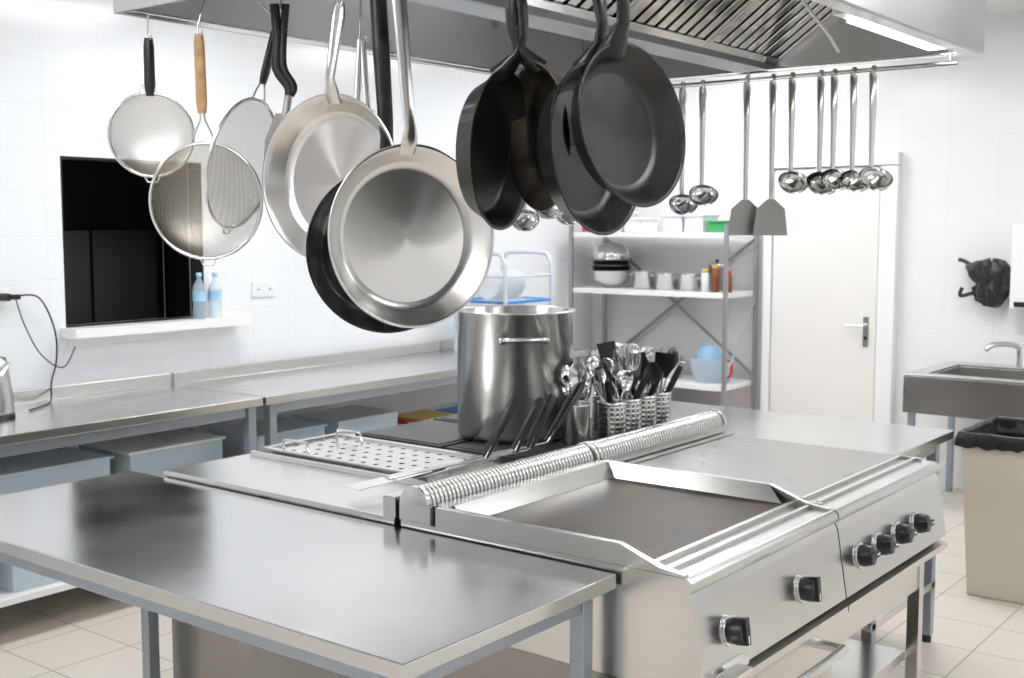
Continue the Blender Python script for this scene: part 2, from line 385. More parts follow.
b=B('fryer_station',.003)
b.box(-3.15,-2.155,2.258,3.0,.14,.85,S_dark); b.box(-3.17,-2.155,2.258,3.0,.8505,.868,S)  # body in the darker steel too, shade put into its colour
for lx in (-3.08,-2.25):
    for ly in (2.33,2.93): b.cyl((lx,ly,0),(lx,ly,.14),.022,S_pol)
b.box(-2.20,-2.155,2.262,2.996,.8685,.925,S_y)
b.tube([(-3.16,2.35,.82),(-3.22,2.35,.82),(-3.22,2.9,.82),(-3.16,2.9,.82)],.011,S_pol)
for yy in (2.38,2.88): knob(b,-3.152,yy,.75,math.pi)
x0,x1,y0,y1=-3.12,-2.36,2.62,2.97
b.box(x0,x1,y0,y0+.02,.8685,.895,S); b.box(x0,x1,y1-.02,y1,.8685,.895,S); b.box(x0,x0+.02,y0+.02,y1-.02,.8685,.895,S_y); b.box(x1-.02,x1,y0+.02,y1-.02,.8685,.895,S_y)
b.box(x0+.02,x1-.02,y0+.02,y1-.02,.8685,.870,CAST)  # dark sheet stands in for shade under the perforated tray
b.perf(lambda i,j:(x0+.02+(x1-x0-.04)*i/13,y0+.02+(y1-y0-.04)*j/5,.888),13,5,.16,S)
for yy in (2.67,2.92): b.tube([(x0+.05,yy,.89),(x0+.06,yy,.92),(x0+.17,yy,.92),(x0+.18,yy,.89)],.005,S_pol)
b.box(-3.14,-2.21,2.585,2.60,.8685,.884,S)
b.done()
b=B('electric_stove',.003)
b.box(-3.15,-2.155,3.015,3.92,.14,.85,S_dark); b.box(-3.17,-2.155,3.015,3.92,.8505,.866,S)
for lx in (-3.08,-2.25):
    for ly in (3.1,3.84): b.cyl((lx,ly,0),(lx,ly,.14),.022,S_pol)
for gx in (-3.10,-2.66):
    for gy in (3.045,3.475):
        b.box(gx,gx+.415,gy,gy+.41,.8665,.884,CAST)
        b.box(gx+.02,gx+.395,gy+.02,gy+.39,.8845,.887,CAST)
for k in range(4): knob(b,-3.152,3.15+k*.2,.75,math.pi)
b.done()

def pot(name,x,y,z,R,H,m=S_z,handles=True,yaw=0,t=.003):
    b=B(name,0); b.M=T(x,y,z)@RZ(yaw)
    c=min(.02,R*.15)
    b.lathe([(0,0),(R-c,0),(R-c*.3,c*.3),(R,c),(R,H-.006),(R+.005,H-.003),(R+.005,H+.002),(R-.001,H+.003),(R-t,H),(R-t,c),(R-c,t),(0,t)],m,seg=64)
    if handles:
        for sgn in (-1,1):
            hz=H*.80; w=R*.36
            b.tube([(-w,sgn*(R-.002),hz),(-w*.95,sgn*(R+.035),hz+.004),(-w*.7,sgn*(R+.05),hz+.006),(w*.7,sgn*(R+.05),hz+.006),(w*.95,sgn*(R+.035),hz+.004),(w,sgn*(R-.002),hz)],.0085 if R>.15 else .004,S_pol)
            for sx in (-w,w): b.lathe([(0,0),(.014,0),(.014,.004),(0,.005)],S_pol,T(sx,sgn*R,hz)@RX(rad(-90*sgn)),seg=12)
    return b.done()
pot('stock_pot',-2.615,3.385,.888,.212,.455,S_z,True,yaw=rad(38+8))
pot('sauce_pot',-2.62,4.12,.851,.13,.27,S_z,True,yaw=rad(60))

# ------------------------------------------------------------ utensils
def utensil(b,base,tip,kind,hm):
    base=Vector(base); tip=Vector(tip); d=(tip-base).normalized()
    q=d.to_track_quat('Z','Y').to_matrix().to_4x4(); M=Matrix.Translation(tip)@q
    b.tube([base,tip],.004,S_pol,8)
    if kind=='handle':
        b.tube([base.lerp(tip,.4),base.lerp(tip,.5),base.lerp(tip,.9),tip],.013,hm,10,rb=.009,radii=[.7,1,1.1,.8])
    elif kind=='ladle':
        b.lathe([(0,-.03),(.02,-.026),(.034,-.014),(.038,0),(.036,0),(.032,-.013),(.019,-.023),(0,-.027)],S_pol,M@RX(rad(75)),seg=24)
    elif kind=='spoon':
        b.lathe([(0,-.012),(.02,-.01),(.03,0),(.028,0),(.018,-.008),(0,-.010)],hm,M@T(0,0,.03)@RX(rad(85))@Matrix.Diagonal((1.1,1.6,1,1)),seg=24)
    elif kind=='spatula':
        old=b.M; b.M=b.M@M@RZ(random.uniform(-.6,.6)); b.prism([(-.018,-.02),(.018,-.02),(.034,.02),(.036,.09),(-.036,.09),(-.034,.02)],'y',-.0015,.0015,hm); b.M=old
    elif kind=='whisk':
        for k in range(5):
            a=math.pi*k/5; c,s_=math.cos(a),math.sin(a)
            pts=[]
            for u in range(13):
                th=math.pi*2*u/12 - math.pi/2
                pts.append(M@Vector((.028*math.cos(th)*c,.028*math.cos(th)*s_,.045+.055*math.sin(th))))
            b.tube(pts,.0015,S_pol,5)
spec=[[('handle',BLK),('ladle',S_pol),('spoon',BLK),('handle',S_pol),('spoon',S_pol)],[('whisk',BLK),('handle',BLK),('spatula',BLK),('handle',BLK),('spoon',BLK)],
      [('spoon',BLK),('handle',BLK),('spatula',S_dark),('spatula',BLK),('handle',BLK)],[('spatula',BLK),('handle',BLK),('spoon',BLK),('handle',BLK),('spatula',S_dark)],
      [('ladle',S_pol),('ladle',S_pol),('handle',BLK),('ladle',S_pol),('handle',S_pol)],[('whisk',S_pol),('spatula',S_pol),('handle',BLK),('spatula',BLK),('ladle',S_pol)]]
for k,(cx,cy) in enumerate([(-2.30,3.545),(-2.30,3.652),(-2.30,3.759),(-2.30,3.866),(-2.41,3.67),(-2.41,3.78)]):
    b=B('utensil_holder',0)
    R=.05;z0=.888
    b.M=T(cx,cy,z0)
    b.lathe([(0,0),(R,0),(R,.012)],S_z,seg=32); b.lathe([(R,.118),(R+.002,.12),(R+.002,.132),(R-.001,.132),(R,.118)],S_z,seg=32)
    b.perf(lambda i,j:(R*math.cos(i*2*math.pi/16),R*math.sin(i*2*math.pi/16),.012+.106*j/6),16,6,.20,S_z)
    b.lathe([(0,.003),(R-.006,.003),(R-.006,.11)],CAST,seg=24)  # dark liner stands in for the shaded inside seen through the holes
    for q,(kd,hm) in enumerate(spec[k]):
        a=rad(-52)+q*2*math.pi/5+random.uniform(-.4,.4); a2=a+math.pi
        L=random.uniform(.18,.25); e=.085 if k==3 and q<2 else .065
        utensil(b,(.02*math.cos(a2),.02*math.sin(a2),.01),(e*math.cos(a),e*math.sin(a),L),kd,hm)
    b.done()
b=B('ladle_jar',0); b.M=T(-2.335,3.37,.888)
b.lathe([(0,0),(.045,0),(.048,.004),(.048,.135),(.050,.14),(.046,.14),(.045,.006),(0,.006)],S_z,seg=40)
for q in range(5):
    a=q*1.257+.4; utensil(b,(-.015*math.cos(a),-.015*math.sin(a),.01),(.04*math.cos(a),.04*math.sin(a),.17+.012*q),'ladle' if q%2 else 'spoon',S_pol)
b.done()
for (pm,tp,off) in [((-2.27,2.78,.935),(-2.21,2.87,1.125),-.32),((-2.27,2.93,.935),(-2.22,3.01,1.10),-.30),((-2.25,2.98,.935),(-2.215,3.06,1.105),-.30),((-2.26,3.09,.94),(-2.22,3.235,1.125),-.28)]:
    b=B('griddle_spatula',.0008)
    pm=Vector(pm); p1=Vector(tp); p0=pm+Vector((-.10,off,-.022))
    b.tube([p0,p0.lerp(pm,.5),p0.lerp(pm,.92),pm,pm.lerp(p1,.2)],.014,S_pol,8,rb=.003,ref=(1,-1,0))
    b.tube([pm.lerp(p1,.02),pm.lerp(p1,.12),pm.lerp(p1,.55),pm.lerp(p1,.92),p1],.017,BLK,12,rb=.013,ref=(1,.3,0),radii=[.7,.9,.9,1.15,.7])
    d=(pm-p0); dn=Vector((d.x,d.y,0)).normalized(); sd=Vector((-dn.y,dn.x,0))
    q=[p0-dn*.12-sd*.04,p0-dn*.12+sd*.04,p0+sd*.035,p0-sd*.035]
    vs=[Vector((v.x,v.y,z+(.012 if i>1 else 0))) for z in (.898,.900) for i,v in enumerate(q)]
    b.add(vs,[(0,1,2,3),(4,5,6,7),(0,1,5,4),(1,2,6,5),(2,3,7,6),(3,0,4,7)],S_pol)
    b.done()

# ------------------------------------------------------------ hood
HX0,HX1,HY0,HY1,HZ=-2.445,-1.065,1.66,3.56,2.14
b=B('range_hood',.002)
t=.012; HT=2.50
b.box(HX0-t,HX0,HY0-t,HY1+t,HZ,HT,S_hood); b.box(HX1,HX1+t,HY0-t,HY1+t,HZ,HT,S_hood)
b.box(HX0,HX1,HY0-t,HY0,HZ,HT,S_hood); b.box(HX0,HX1,HY1,HY1+t,HZ,HT,S_hood)
b.box(HX0-t,HX1+t,HY0-t,HY1+t,HT,HT+.012,S_hood)
b.box(HX0,HX0+.045,HY0,HY1,HZ,HZ+.006,S_y); b.box(HX1-.045,HX1,HY0,HY1,HZ,HZ+.006,S_y)
b.box(HX0+.045,HX1-.045,HY1-.045,HY1,HZ,HZ+.006,S_pol)
b.box(-2.0,-1.5,2.2,3.0,HT+.012,ZC-.001,S_hood)
gx=-1.757
b.box(gx-.045,gx+.045,HY0,HY1,HZ+.0,HZ+.012,S_hood); b.box(gx-.055,gx-.045,HY0,HY1,HZ,HZ+.04,S_hood); b.box(gx+.045,gx+.055,HY0,HY1,HZ,HZ+.04,S_hood)
for sg in (-1,1):
    xa,za=gx+sg*.05,HZ+.03; xb_,zb=gx+sg*.50,HT-.01
    dx,dz=xb_-xa,zb-za; L=math.hypot(dx,dz); ux,uz=dx/L,dz/L; nx,nz=uz*sg,-ux*sg
    def P(u,n,y): return (xa+ux*u+nx*n,y,za+uz*u+nz*n)
    def sbox(u0,u1,n0,n1,y0,y1,m):
        b.add([P(u0,n0,y0),P(u1,n0,y0),P(u1,n0,y1),P(u0,n0,y1),P(u0,n1,y0),P(u1,n1,y0),P(u1,n1,y1),P(u0,n1,y1)],
              [(0,3,2,1),(4,5,6,7),(0,1,5,4),(1,2,6,5),(2,3,7,6),(3,0,4,7)],m)
    sbox(0,L,-.03,-.025,HY0,HY1,CAST)  # dark sheet stands in for shade behind the baffle gaps
    nf=4; fw=(HY1-HY0)/nf
    for k in range(nf):
        y0=HY0+k*fw+.002; y1=HY0+(k+1)*fw-.002
        sbox(0,.025,-.02,.012,y0,y1,S_pol); sbox(L-.025,L,-.02,.012,y0,y1,S_pol)
        sbox(.026,L-.026,-.02,.012,y0,y0+.018,S_pol); sbox(.026,L-.026,-.02,.012,y1-.018,y1,S_pol)
        nb=8; st=(y1-y0-.036)/nb
        for q in range(nb):
            yy=y0+.018+st*(q+.5)
            sbox(.026,L-.026,-.004,.006,yy-st*.34,yy+st*.34,S_pol)
b.box(HX1-.125,HX1-.046,2.80,3.50,HZ+.02,HZ+.065,WHITE); b.box(HX1-.112,HX1-.056,2.86,3.46,HZ+.008,HZ+.02,HLAMP)
b.cyl((HX0+.001,1.72,2.20),(HX1-.001,1.72,2.20),.008,S_pol); b.cyl((HX0+.02,3.50,2.112),(HX1-.04,3.50,2.112),.007,S_pol)
for x in (HX0+.03,-1.76,HX1-.06): b.box(x-.004,x+.004,3.494,3.506,2.112,HZ+.004,S_pol)
b.cyl((HX0+.05,2.5,2.13),(HX0+.05,3.52,2.13),.007,S_pol)
b.tube(smooth([(-1.40,3.35,2.15),(-1.42,3.32,2.2),(-1.47,3.28,2.28),(-1.50,3.25,2.36),(-1.48,3.2,2.49)]),.005,WHITE,8)
b.lathe([(0,-.07),(.03,-.062),(.05,-.04),(.055,-.02),(.06,0),(0,0)],mat('frosted_glass',(.8,.8,.78),0,.2),T(-2.36,2.5,HT))
b.done()

# ------------------------------------------------------------ hanging things
RAILZ=2.20; RY_=1.72
def hook(b,x,y,ztop,zbot,xt=None,yt=None):
    r=.014
    xt=x if xt is None else xt; yt=y if yt is None else yt
    pts=[(xt-r*1.1,yt,ztop-.012),(xt-r,yt,ztop+.004),(xt-r*.5,yt,ztop+.013),(xt+r*.2,yt,ztop+.013),(xt+r*.5,yt,ztop+.003),(xt+r*.3,yt,ztop-.02),
         ((x+xt)/2,(y+yt)/2,(ztop+zbot)/2),(x-r*.2,y,zbot+.02),(x-r*.3,y,zbot+.004),(x,y,zbot-.004),(x+r*.5,y,zbot),(x+r*.8,y,zbot+.012)]
    b.tube(pts,.0022,S_pol,8)
def frypan(name,x,y,zc,R,dep,yaw,zt,m_out,m_in,m_rim,hm,style,roll=0):
    b=B(name,0)
    F=T(x,y,zc)@RZ(YAW)@RY(roll)@RZ(yaw); b.M=F
    hd=dep/2
    A=T(0,hd,0)@RX(rad(90))
    r0=R*.82; t=.0035
    b.lathe([(0,0),(r0-.01,0),(r0,.004),(R-.006,dep-.006),(R+.002,dep-.001)],m_out,A,seg=72)
    b.lathe([(R+.002,dep-.001),(R+.001,dep+.0015),(R-t,dep-.001)],m_rim,A,seg=72)
    b.lathe([(R-t,dep-.001),(R-.012,dep-.008),(r0+.002,.014),(r0-.006,.0075),(r0-.016,.0055)],m_rim if style=='steel' else m_in,A,seg=72)
    b.lathe([(r0-.016,.0055),(r0*.5,.0055),(.0005,.0055)],m_in,A,seg=72)
    top=(zt-zc)/math.cos(roll)
    yy=-hd
    if style=='steel':
        pts=[(0,yy+.012,R-.015),(0,yy-.004,R+.006),(0,yy-.012,R+.03),(0,yy-.006,R+.07),(0,yy+.0,R+.6*(top-R)),(0,yy+.006,top-.03),(0,yy+.008,top-.004)]
        b.tube(pts,.0135,hm,12,rb=.0055,ref=(1,0,0),radii=[1.4,1.3,.9,.95,1.1,1.25,.9])
        for dx in (-.016,.016):
            b.lathe([(0,0),(.006,0),(.005,.003),(0,.004)],S_pol,T(dx,yy+.024,R-.012)@RX(rad(90)),seg=12)
    else:
        pts=[(0,yy+.016,R-.010),(0,yy+.002,R+.006),(0,yy-.018,R+.03),(0,yy-.026,R+.06),(0,yy-.022,R+.10),(0,yy-.012,R+.6*(top-R)),(0,yy-.006,top-.04),(0,yy-.006,top-.005)]
        b.tube(pts,.016,hm,12,rb=.010,ref=(1,0,0),radii=[2.0,1.5,.9,.85,1.0,1.1,1.1,.7])
    hp=F@Vector((0,yy+.004,top)); b.M=Matrix()
    hook(b,hp.x,hp.y,RAILZ,hp.z-.012,hp.x,RY_)
    return b.done(world=F)
def sieve(name,x,y,zc,R,dep,yaw,zt,mesh_m,hm,hlen,tilt=0):
    b=B(name,0)
    M=T(x,y,zc)@RZ(YAW)@RY(tilt)@RZ(yaw); b.M=M
    n=40
    ring=[(R*math.cos(2*math.pi*i/n),0,R*math.sin(2*math.pi*i/n)) for i in range(n)]
    b.tube(ring,.004,S_pol,8,closed=True)
    prof=[]
    for i in range(9):
        a=math.pi/2*i/8; prof.append((R*math.cos(a)+1e-4,-dep*math.sin(a)))
    b.lathe(prof,mesh_m,RX(rad(90)),seg=48)
    top=(zt-zc)/math.cos(tilt); hs=top-hlen
    b.tube([(-.028,0,R),(-.020,0,R+.02),(-.006,0,min(hs,R+.05)),(-.003,0,hs)],.0024,S_pol,8)
    b.tube([(.028,0,R),(.020,0,R+.02),(.006,0,min(hs,R+.05)),(.003,0,hs)],.0024,S_pol,8)
    b.tube([(0,0,hs-.005),(0,0,hs+.02),(0,0,top-.02),(0,0,top)],.0125,hm,12,rb=.009,ref=(1,0,0),radii=[.8,1.05,1,.8])
    b.tube([(-.018,0,-R),(-.012,0,-R-.014),(.012,0,-R-.014),(.018,0,-R)],.002,S_pol,6)
    hp=M@Vector((0,0,top)); b.M=Matrix()
    hook(b,hp.x,hp.y,RAILZ,hp.z-.004,hp.x,RY_)
    ob=b.done(world=M)
    me=ob.data; uv=me.uv_layers.new(name='UVMap')
    for lp in me.loops:
        p=me.vertices[lp.vertex_index].co; uv.data[lp.index].uv=(p.x,p.z)
    return ob
sieve('sieve',-2.425,RY_,1.864,.098,.045,rad(8),2.09,SIEVE_F,BLK,.13)
sieve('sieve',-2.20,RY_-.02,1.704,.130,.05,rad(-5),2.075,SIEVE_C,WOOD,.17,tilt=rad(-1))
sieve('sieve',-2.165,RY_+.06,1.790,.150,.028,rad(74),2.10,SIEVE_C,BLK,.13,tilt=rad(15))
b=B('slotted_turner',.0008); b.M=T(-2.055,RY_+.09,0)@RZ(YAW)
b.tube(smooth([(-.018,0,2.14),(-.012,0,2.06),(-.016,0,2.0),(.01,0,1.96),(.012,0,1.94)],4),.011,BLK,10,rb=.007,ref=(1,0,0)); b.tube(smooth([(.008,0,2.14),(.0,0,2.06),(.0,0,2.0),(.022,0,1.96),(.014,0,1.94)],4),.009,BLK,10,rb=.006,ref=(1,0,0)); b.tube([(.012,0,1.95),(0,0,1.88)],.009,S_dark,8,rb=.002,ref=(1,0,0))
b.prism([(-.02,1.90),(.02,1.90),(.03,1.85),(.015,1.76),(-.05,1.76),(-.045,1.84)],'y',-.001,.001,S_dark)
hook(b,0,0,RAILZ,2.125); b.done()
b=B('serving_tongs',.0008); b.M=T(-1.86,RY_+.14,0)@RZ(YAW)
for sg in (-1,1): b.tube([(sg*.002,0,2.05),(sg*.012,0,1.90),(sg*.014,0,1.62),(sg*.008,0,1.52)],.008,S_pol,8,rb=.002,ref=(1,0,0)); b.tube([(sg*.010,0,1.54),(sg*.010,0,1.465)],.010,BLK,8,rb=.006,ref=(1,0,0))
hook(b,0,0,RAILZ,2.045); b.done()
frypan('frying_pan',-1.80,RY_,1.745,.170,.05,rad(-28),2.10,S,S_pan,S,S_y,'steel',roll=rad(4))
frypan('frying_pan',-1.556,RY_-.04,1.628,.174,.042,rad(31),2.14,S_dark,S_pan,S,S_y,'steel',roll=rad(-3))  # outer wall in darker steel: its shadowed side is painted in
frypan('frying_pan',-1.705,RY_+.05,1.598,.168,.045,rad(20),2.14,IRON,IRON,IRON,IRON,'iron',roll=rad(-2))
frypan('frying_pan',-1.358,RY_-.03,1.785,.142,.045,rad(67),2.17,IRON,IRON_IN,IRON,IRON,'iron',roll=rad(3))
frypan('frying_pan',-1.28,RY_+.03,1.81,.132,.045,rad(-66),2.17,IRON2,IRON2,IRON2,IRON,'iron',roll=rad(-6))
frypan('frying_pan',-1.158,RY_-.02,1.778,.146,.05,rad(54),2.17,IRON,IRON_IN,IRON,IRON,'iron',roll=rad(-5))
frypan('frying_pan',-1.064,RY_-.05,1.81,.134,.045,rad(46),2.17,IRON,IRON_IN,IRON,IRON,'iron',roll=rad(-12))
def hladle(x,y,zr,L,R,kind='ladle',yaw=YAW):
    b=B('ladle' if kind=='ladle' else 'turner',0.0006)
    b.M=T(x,y,zr)@RZ(yaw)
    b.tube([(0,-.012,-.004),(0,-.010,.010),(0,.002,.013),(0,.011,.004),(0,.008,-.015),(0,0,-.03),(0,0,-.12),(0,0,-L+.03)],.0095,S_z,8,rb=.003,ref=(1,0,0),radii=[.6,.6,.6,.8,1.2,1.4,1.1,.8])
    if kind=='ladle':
        b.tube([(0,0,-L+.03),(0,.002,-L+.01),(0,.0,-L)],.008,S_z,8,rb=.003,ref=(1,0,0))
        prof=[]
        for i in range(9):
            a=math.pi/2*i/8; prof.append((R*math.cos(a)+1e-4,-R*.75*math.sin(a)))
        b.lathe(prof,S_pol,T(0,-R,-L)@RX(rad(40)),seg=32)
        b.lathe([(p[0]*.96,p[1]*.96) for p in prof],S_pol,T(0,-R,-L)@RX(rad(40)),seg=32)
    else:
        b.prism([(-.012,-L+.03),(.012,-L+.03),(.045,-L-.0),(.055,-L-.085),(-.055,-L-.085),(-.045,-L-.0)],'y',-.001,.001,S_dark)
    b.done()
for x,L,R,k in [(-2.00,.39,.048,'ladle'),(-1.925,.36,.048,'ladle'),(-1.765,.41,.04,'turner'),(-1.675,.41,.04,'turner'),(-1.61,.325,.048,'ladle'),(-1.515,.33,.05,'ladle'),(-1.472,.32,.046,'ladle'),(-1.41,.325,.046,'ladle'),(-1.35,.32,.05,'ladle')]:
    hladle(x,3.50,2.112,L,R,k)
for y,L in ((3.28,.42),(3.40,.44),(3.15,.46)): hladle(HX0+.05,y,2.13,L,.048,'ladle',YAW)

# ------------------------------------------------------------ left wall things
b=B('wall_socket'); b.box(XL+.001,XL+.012,4.19,4.35,1.26,1.34,WBOX)
for yy in (4.23,4.31): b.lathe([(0,.0),(.022,.0),(.022,.003),(.018,.003),(.018,-.004),(0,-.004)],WBOX,T(XL+.0125,yy,1.30)@RY(rad(90)),seg=20); b.box(XL+.0125,XL+.0135,yy-.008,yy+.008,1.297,1.303,BLK)
b.done()
b=B('wall_switch'); b.box(XL+.001,XL+.012,2.68,2.76,1.66,1.74,WHITE); b.box(XL+.0125,XL+.016,2.70,2.74,1.68,1.72,WHITE); b.done()
b=B('power_cable',0); b.box(XL+.001,XL+.014,2.72,2.80,1.29,1.37,WHITE)
b.tube([(XL+.014,2.76,1.33),(XL+.06,2.77,1.33)],.018,BLK,10); b.tube([(XL+.05,2.77,1.33),(XL+.07,2.82,1.33)],.012,BLK,10)
b.tube(smooth([(XL+.065,2.80,1.335),(XL+.06,2.90,1.33),(XL+.05,2.96,1.26),(XL+.045,3.0,1.14),(XL+.04,3.0,1.02),(XL+.06,2.96,.93),(XL+.15,2.90,.86),(XL+.25,2.80,.856),(XL+.32,2.70,.856)]),.004,BLK,8)
b.tube(smooth([(XL+.065,2.80,1.32),(XL+.06,2.84,1.20),(XL+.05,2.92,1.06),(XL+.045,3.03,.99),(XL+.04,3.10,1.08)]),.003,BLK,8)
b.done()
b=B('electric_kettle',0); b.M=T(-4.70,2.52,.851)
b.lathe([(0,0),(.085,0),(.085,.02),(.0,.02)],BLK); b.lathe([(.083,.02),(.08,.10),(.065,.22),(.058,.25),(0,.265)],S_z); b.lathe([(0,.26),(.012,.265),(.016,.285),(0,.292)],BLK)
b.tube(smooth([(-.06,-.02,.235),(-.12,-.03,.23),(-.135,-.03,.15),(-.11,-.03,.06),(-.083,-.02,.045)]),.012,BLK)
b.tube([(.055,.01,.19),(.085,.015,.22),(.10,.02,.235)],.016,S_z,radii=[1.2,.9,.6]); b.done()
def bottle(x,y,z,m=PET):
    b=B('water_bottle',0); b.M=T(x,y,z)
    b.lathe([(0,0),(.03,0),(.034,.006),(.034,.05),(.031,.07),(.034,.09),(.034,.15),(.028,.175),(.013,.20),(.012,.215)],m,seg=28)
    b.lathe([(.0,.235),(.014,.235),(.014,.214),(0,.214)],LBLUE,seg=20); b.lathe([(.0345,.09),(.0345,.14)],LBLUE,seg=28); b.done()
bottle(XL+.06,3.80,wz0+.001); bottle(XL+.06,3.90,wz0+.001)
def crate(name,x0,x1,y0,y1,z0,z1,m,lid=None):
    b=B(name,.006); t=.006
    b.box(x0,x1,y0,y1,z0,z0+t,m); b.box(x0,x0+t,y0,y1,z0,z1,m); b.box(x1-t,x1,y0,y1,z0,z1,m); b.box(x0,x1,y0,y0+t,z0,z1,m); b.box(x0,x1,y1-t,y1,z0,z1,m)
    b.box(x0-.012,x1+.012,y0-.012,y1+.012,z1-.012,z1,lid or m); b.done()
for i,y in enumerate((1.1,1.75,2.4,3.0)): crate('storage_box',-4.85,-4.45,y,y+.5,.501,.66,BOXM,WBOX if i%2 else BOXM)
for i,y in enumerate((1.1,1.75,2.4,3.0)): crate('storage_box',-4.85,-4.38,y,y+.5,.191,.36,BOXM,LBLUE if i%2 else WBOX)
for i,y in enumerate((3.75,4.3)): crate('storage_box',-4.85,-4.50,y,y+.45,.501,.62,BOXM)
for i,(y,m) in enumerate(((4.95,RED),(5.0,YEL),(5.4,BLUE))):
    b=B('cutting_board',.004); z=.501+i*.0155 if i<2 else .501
    b.box(-4.80,-4.36,y,y+.3,z,z+.015,m); b.box(-4.355,-4.34,y+.1,y+.2,z,z+.015,m); b.done()
b=B('dish_rack',.002)
rx0,rx1,ry0,ry1=-4.90,-4.50,5.72,6.20
RW=mat('rack_wire_coating',(0.62,0.66,0.70),0.2,0.35)
for yy in (ry0,ry1):
    b.tube(smooth([(rx0,yy,.852),(rx0,yy,1.35),(rx0+.02,yy,1.44),(rx0+.07,yy,1.47),(rx1-.07,yy,1.47),(rx1-.02,yy,1.44),(rx1,yy,1.35),(rx1,yy,.852)],5),.013,RW,10)
for z_ in (1.0,1.17,1.33):
    for xx in (rx0,rx1): b.tube([(xx,ry0,z_),(xx,ry1,z_)],.010,BLUE if z_<1.3 else RW,8)
    for k in range(9):
        xx=rx0+(rx1-rx0)*k/8; b.tube([(xx,ry0,z_),(xx,ry1,z_)],.003,RW,6)
    for yy in (ry0,ry1): b.tube([(rx0,yy,z_),(rx1,yy,z_)],.009,BLUE if z_<1.3 else RW,8)
for z_ in (1.008,1.178):
    for k in range(5):
        b.lathe([(0,0),(.09,0),(.12,.018),(.0,.018)],WBOX,T(-4.70,5.82+k*.07,z_+.09)@RX(rad(78))@Matrix.Diagonal((.75,.75,1,1)),seg=28)
b.done()

# ------------------------------------------------------------ back shelving
sx0,sx1,sy0,sy1=-4.90,-3.66,7.0,7.44
b=B('storage_rack',.002)
RK=mat('rack_post_metal',(0.36,0.37,0.38),0.7,0.4)
for lx in (sx0,sx1):
    for ly in (sy0,sy1): b.box(lx-.013,lx+.013,ly-.013,ly+.013,0,1.66,RK)
SZ=(.18,.58,1.20,1.60)
for s_ in SZ: b.box(sx0+.014,sx1-.014,sy0,sy1,s_-.035,s_,WHITE)
b.tube([(sx0,sy1,.62),(sx1,sy1,1.56)],.014,RK,6,rb=.004); b.tube([(sx0,sy1-.010,1.56),(sx1,sy1-.010,.62)],.014,RK,6,rb=.004)
b.tube([(sx1,sy0,.62),(sx1,sy1,1.15)],.008,RK,6); b.done()
b=B('mixing_bowl_stack',0); b.M=T(-4.70,7.22,1.202)
for i in range(3):
    r=.16-.006*i; z=.04*i
    b.lathe([(0,z),(.06,z),(r*.8,z+.05),(r,z+.12),(r+.006,z+.122),(r-.004,z+.118),(r*.78,z+.053),(.0,z+.004)],S_pol,seg=40)
b.lathe([(.0,.201),(.15,.203),(.14,.25),(.10,.30),(0,.33)],S_pol); b.done()
for x,R,H,z in ((-4.42,.075,.12,1.201),(-4.235,.08,.11,1.201),(-4.05,.075,.11,1.201),(-4.66,.14,.20,.581),(-4.40,.08,.19,.581),(-4.19,.08,.14,.581)):
    pot('small_pot',x,7.22,z,R,H,S,True,yaw=rad(90))
b=B('spice_jar',0); b.M=T(-3.71,7.12,1.201); b.lathe([(0,0),(.032,0),(.032,.11),(.025,.12)],SPICE,seg=20); b.lathe([(0,.145),(.027,.145),(.027,.12),(0,.12)],RED,seg=20); b.done()
b=B('steel_canister',0); b.M=T(-3.885,7.3,1.201); b.lathe([(0,0),(.06,0),(.06,.16),(.062,.16),(.062,.19),(0,.195)],S,seg=28); b.lathe([(0,.195),(.01,.195),(.014,.21),(0,.215)],BLK,seg=12); b.done()
for x,y,m,h in ((-3.79,7.10,SPICE,.15),(-3.86,7.09,WBOX,.12)):
    b=B('spice_jar',0); b.M=T(x,y,1.201); b.lathe([(0,0),(.028,0),(.028,h),(.02,h+.01)],m,seg=20); b.lathe([(0,h+.035),(.022,h+.035),(.022,h+.01),(0,h+.01)],YEL,seg=20); b.done()
for x,y in ((-4.29,7.06),(-4.50,7.05)):
    b=B('food_can',0); b.M=T(x,y,.581); b.lathe([(0,0),(.045,0),(.045,.11),(0,.11)],S if x>-4.4 else SPICE,seg=20); b.done()
b=B('measuring_jug',0); b.M=T(-3.86,7.2,.581); b.lathe([(0,0),(.12,0),(.15,.16),(.155,.17),(.145,.16),(.115,.005),(0,.005)],BOXM,seg=32)
b.lathe([(0,.006),(.11,.006),(.12,.08),(.08,.13),(0,.15)],BLUE,Matrix.Diagonal((.7,.7,1,1)),seg=20); b.lathe([(0,.1),(.07,.1),(.09,.18),(.05,.24),(0,.25)],LBLUE,T(-.03,.02,0),seg=20); b.tube(smooth([(.14,-.05,.16),(.19,-.08,.15),(.18,-.07,.06),(.13,-.04,.04)]),.009,RED,8); b.done()
for x,m,h in ((-4.78,RED,.12),(-4.60,WBOX,.14),(-4.42,WBOX,.10),(-4.1,WBOX,.12),(-3.76,GREEN,.08),(-3.94,WBOX,.12)):
    crate('plastic_tub',x-.07,x+.07,7.06,7.28,1.601,1.60+h,m)
for x,m,h in ((-4.7,WBOX,.25),(-4.35,BLUE,.2),(-4.0,RED,.16)):
    crate('plastic_tub',x-.13,x+.13,7.06,7.36,.181,.181+h,m)
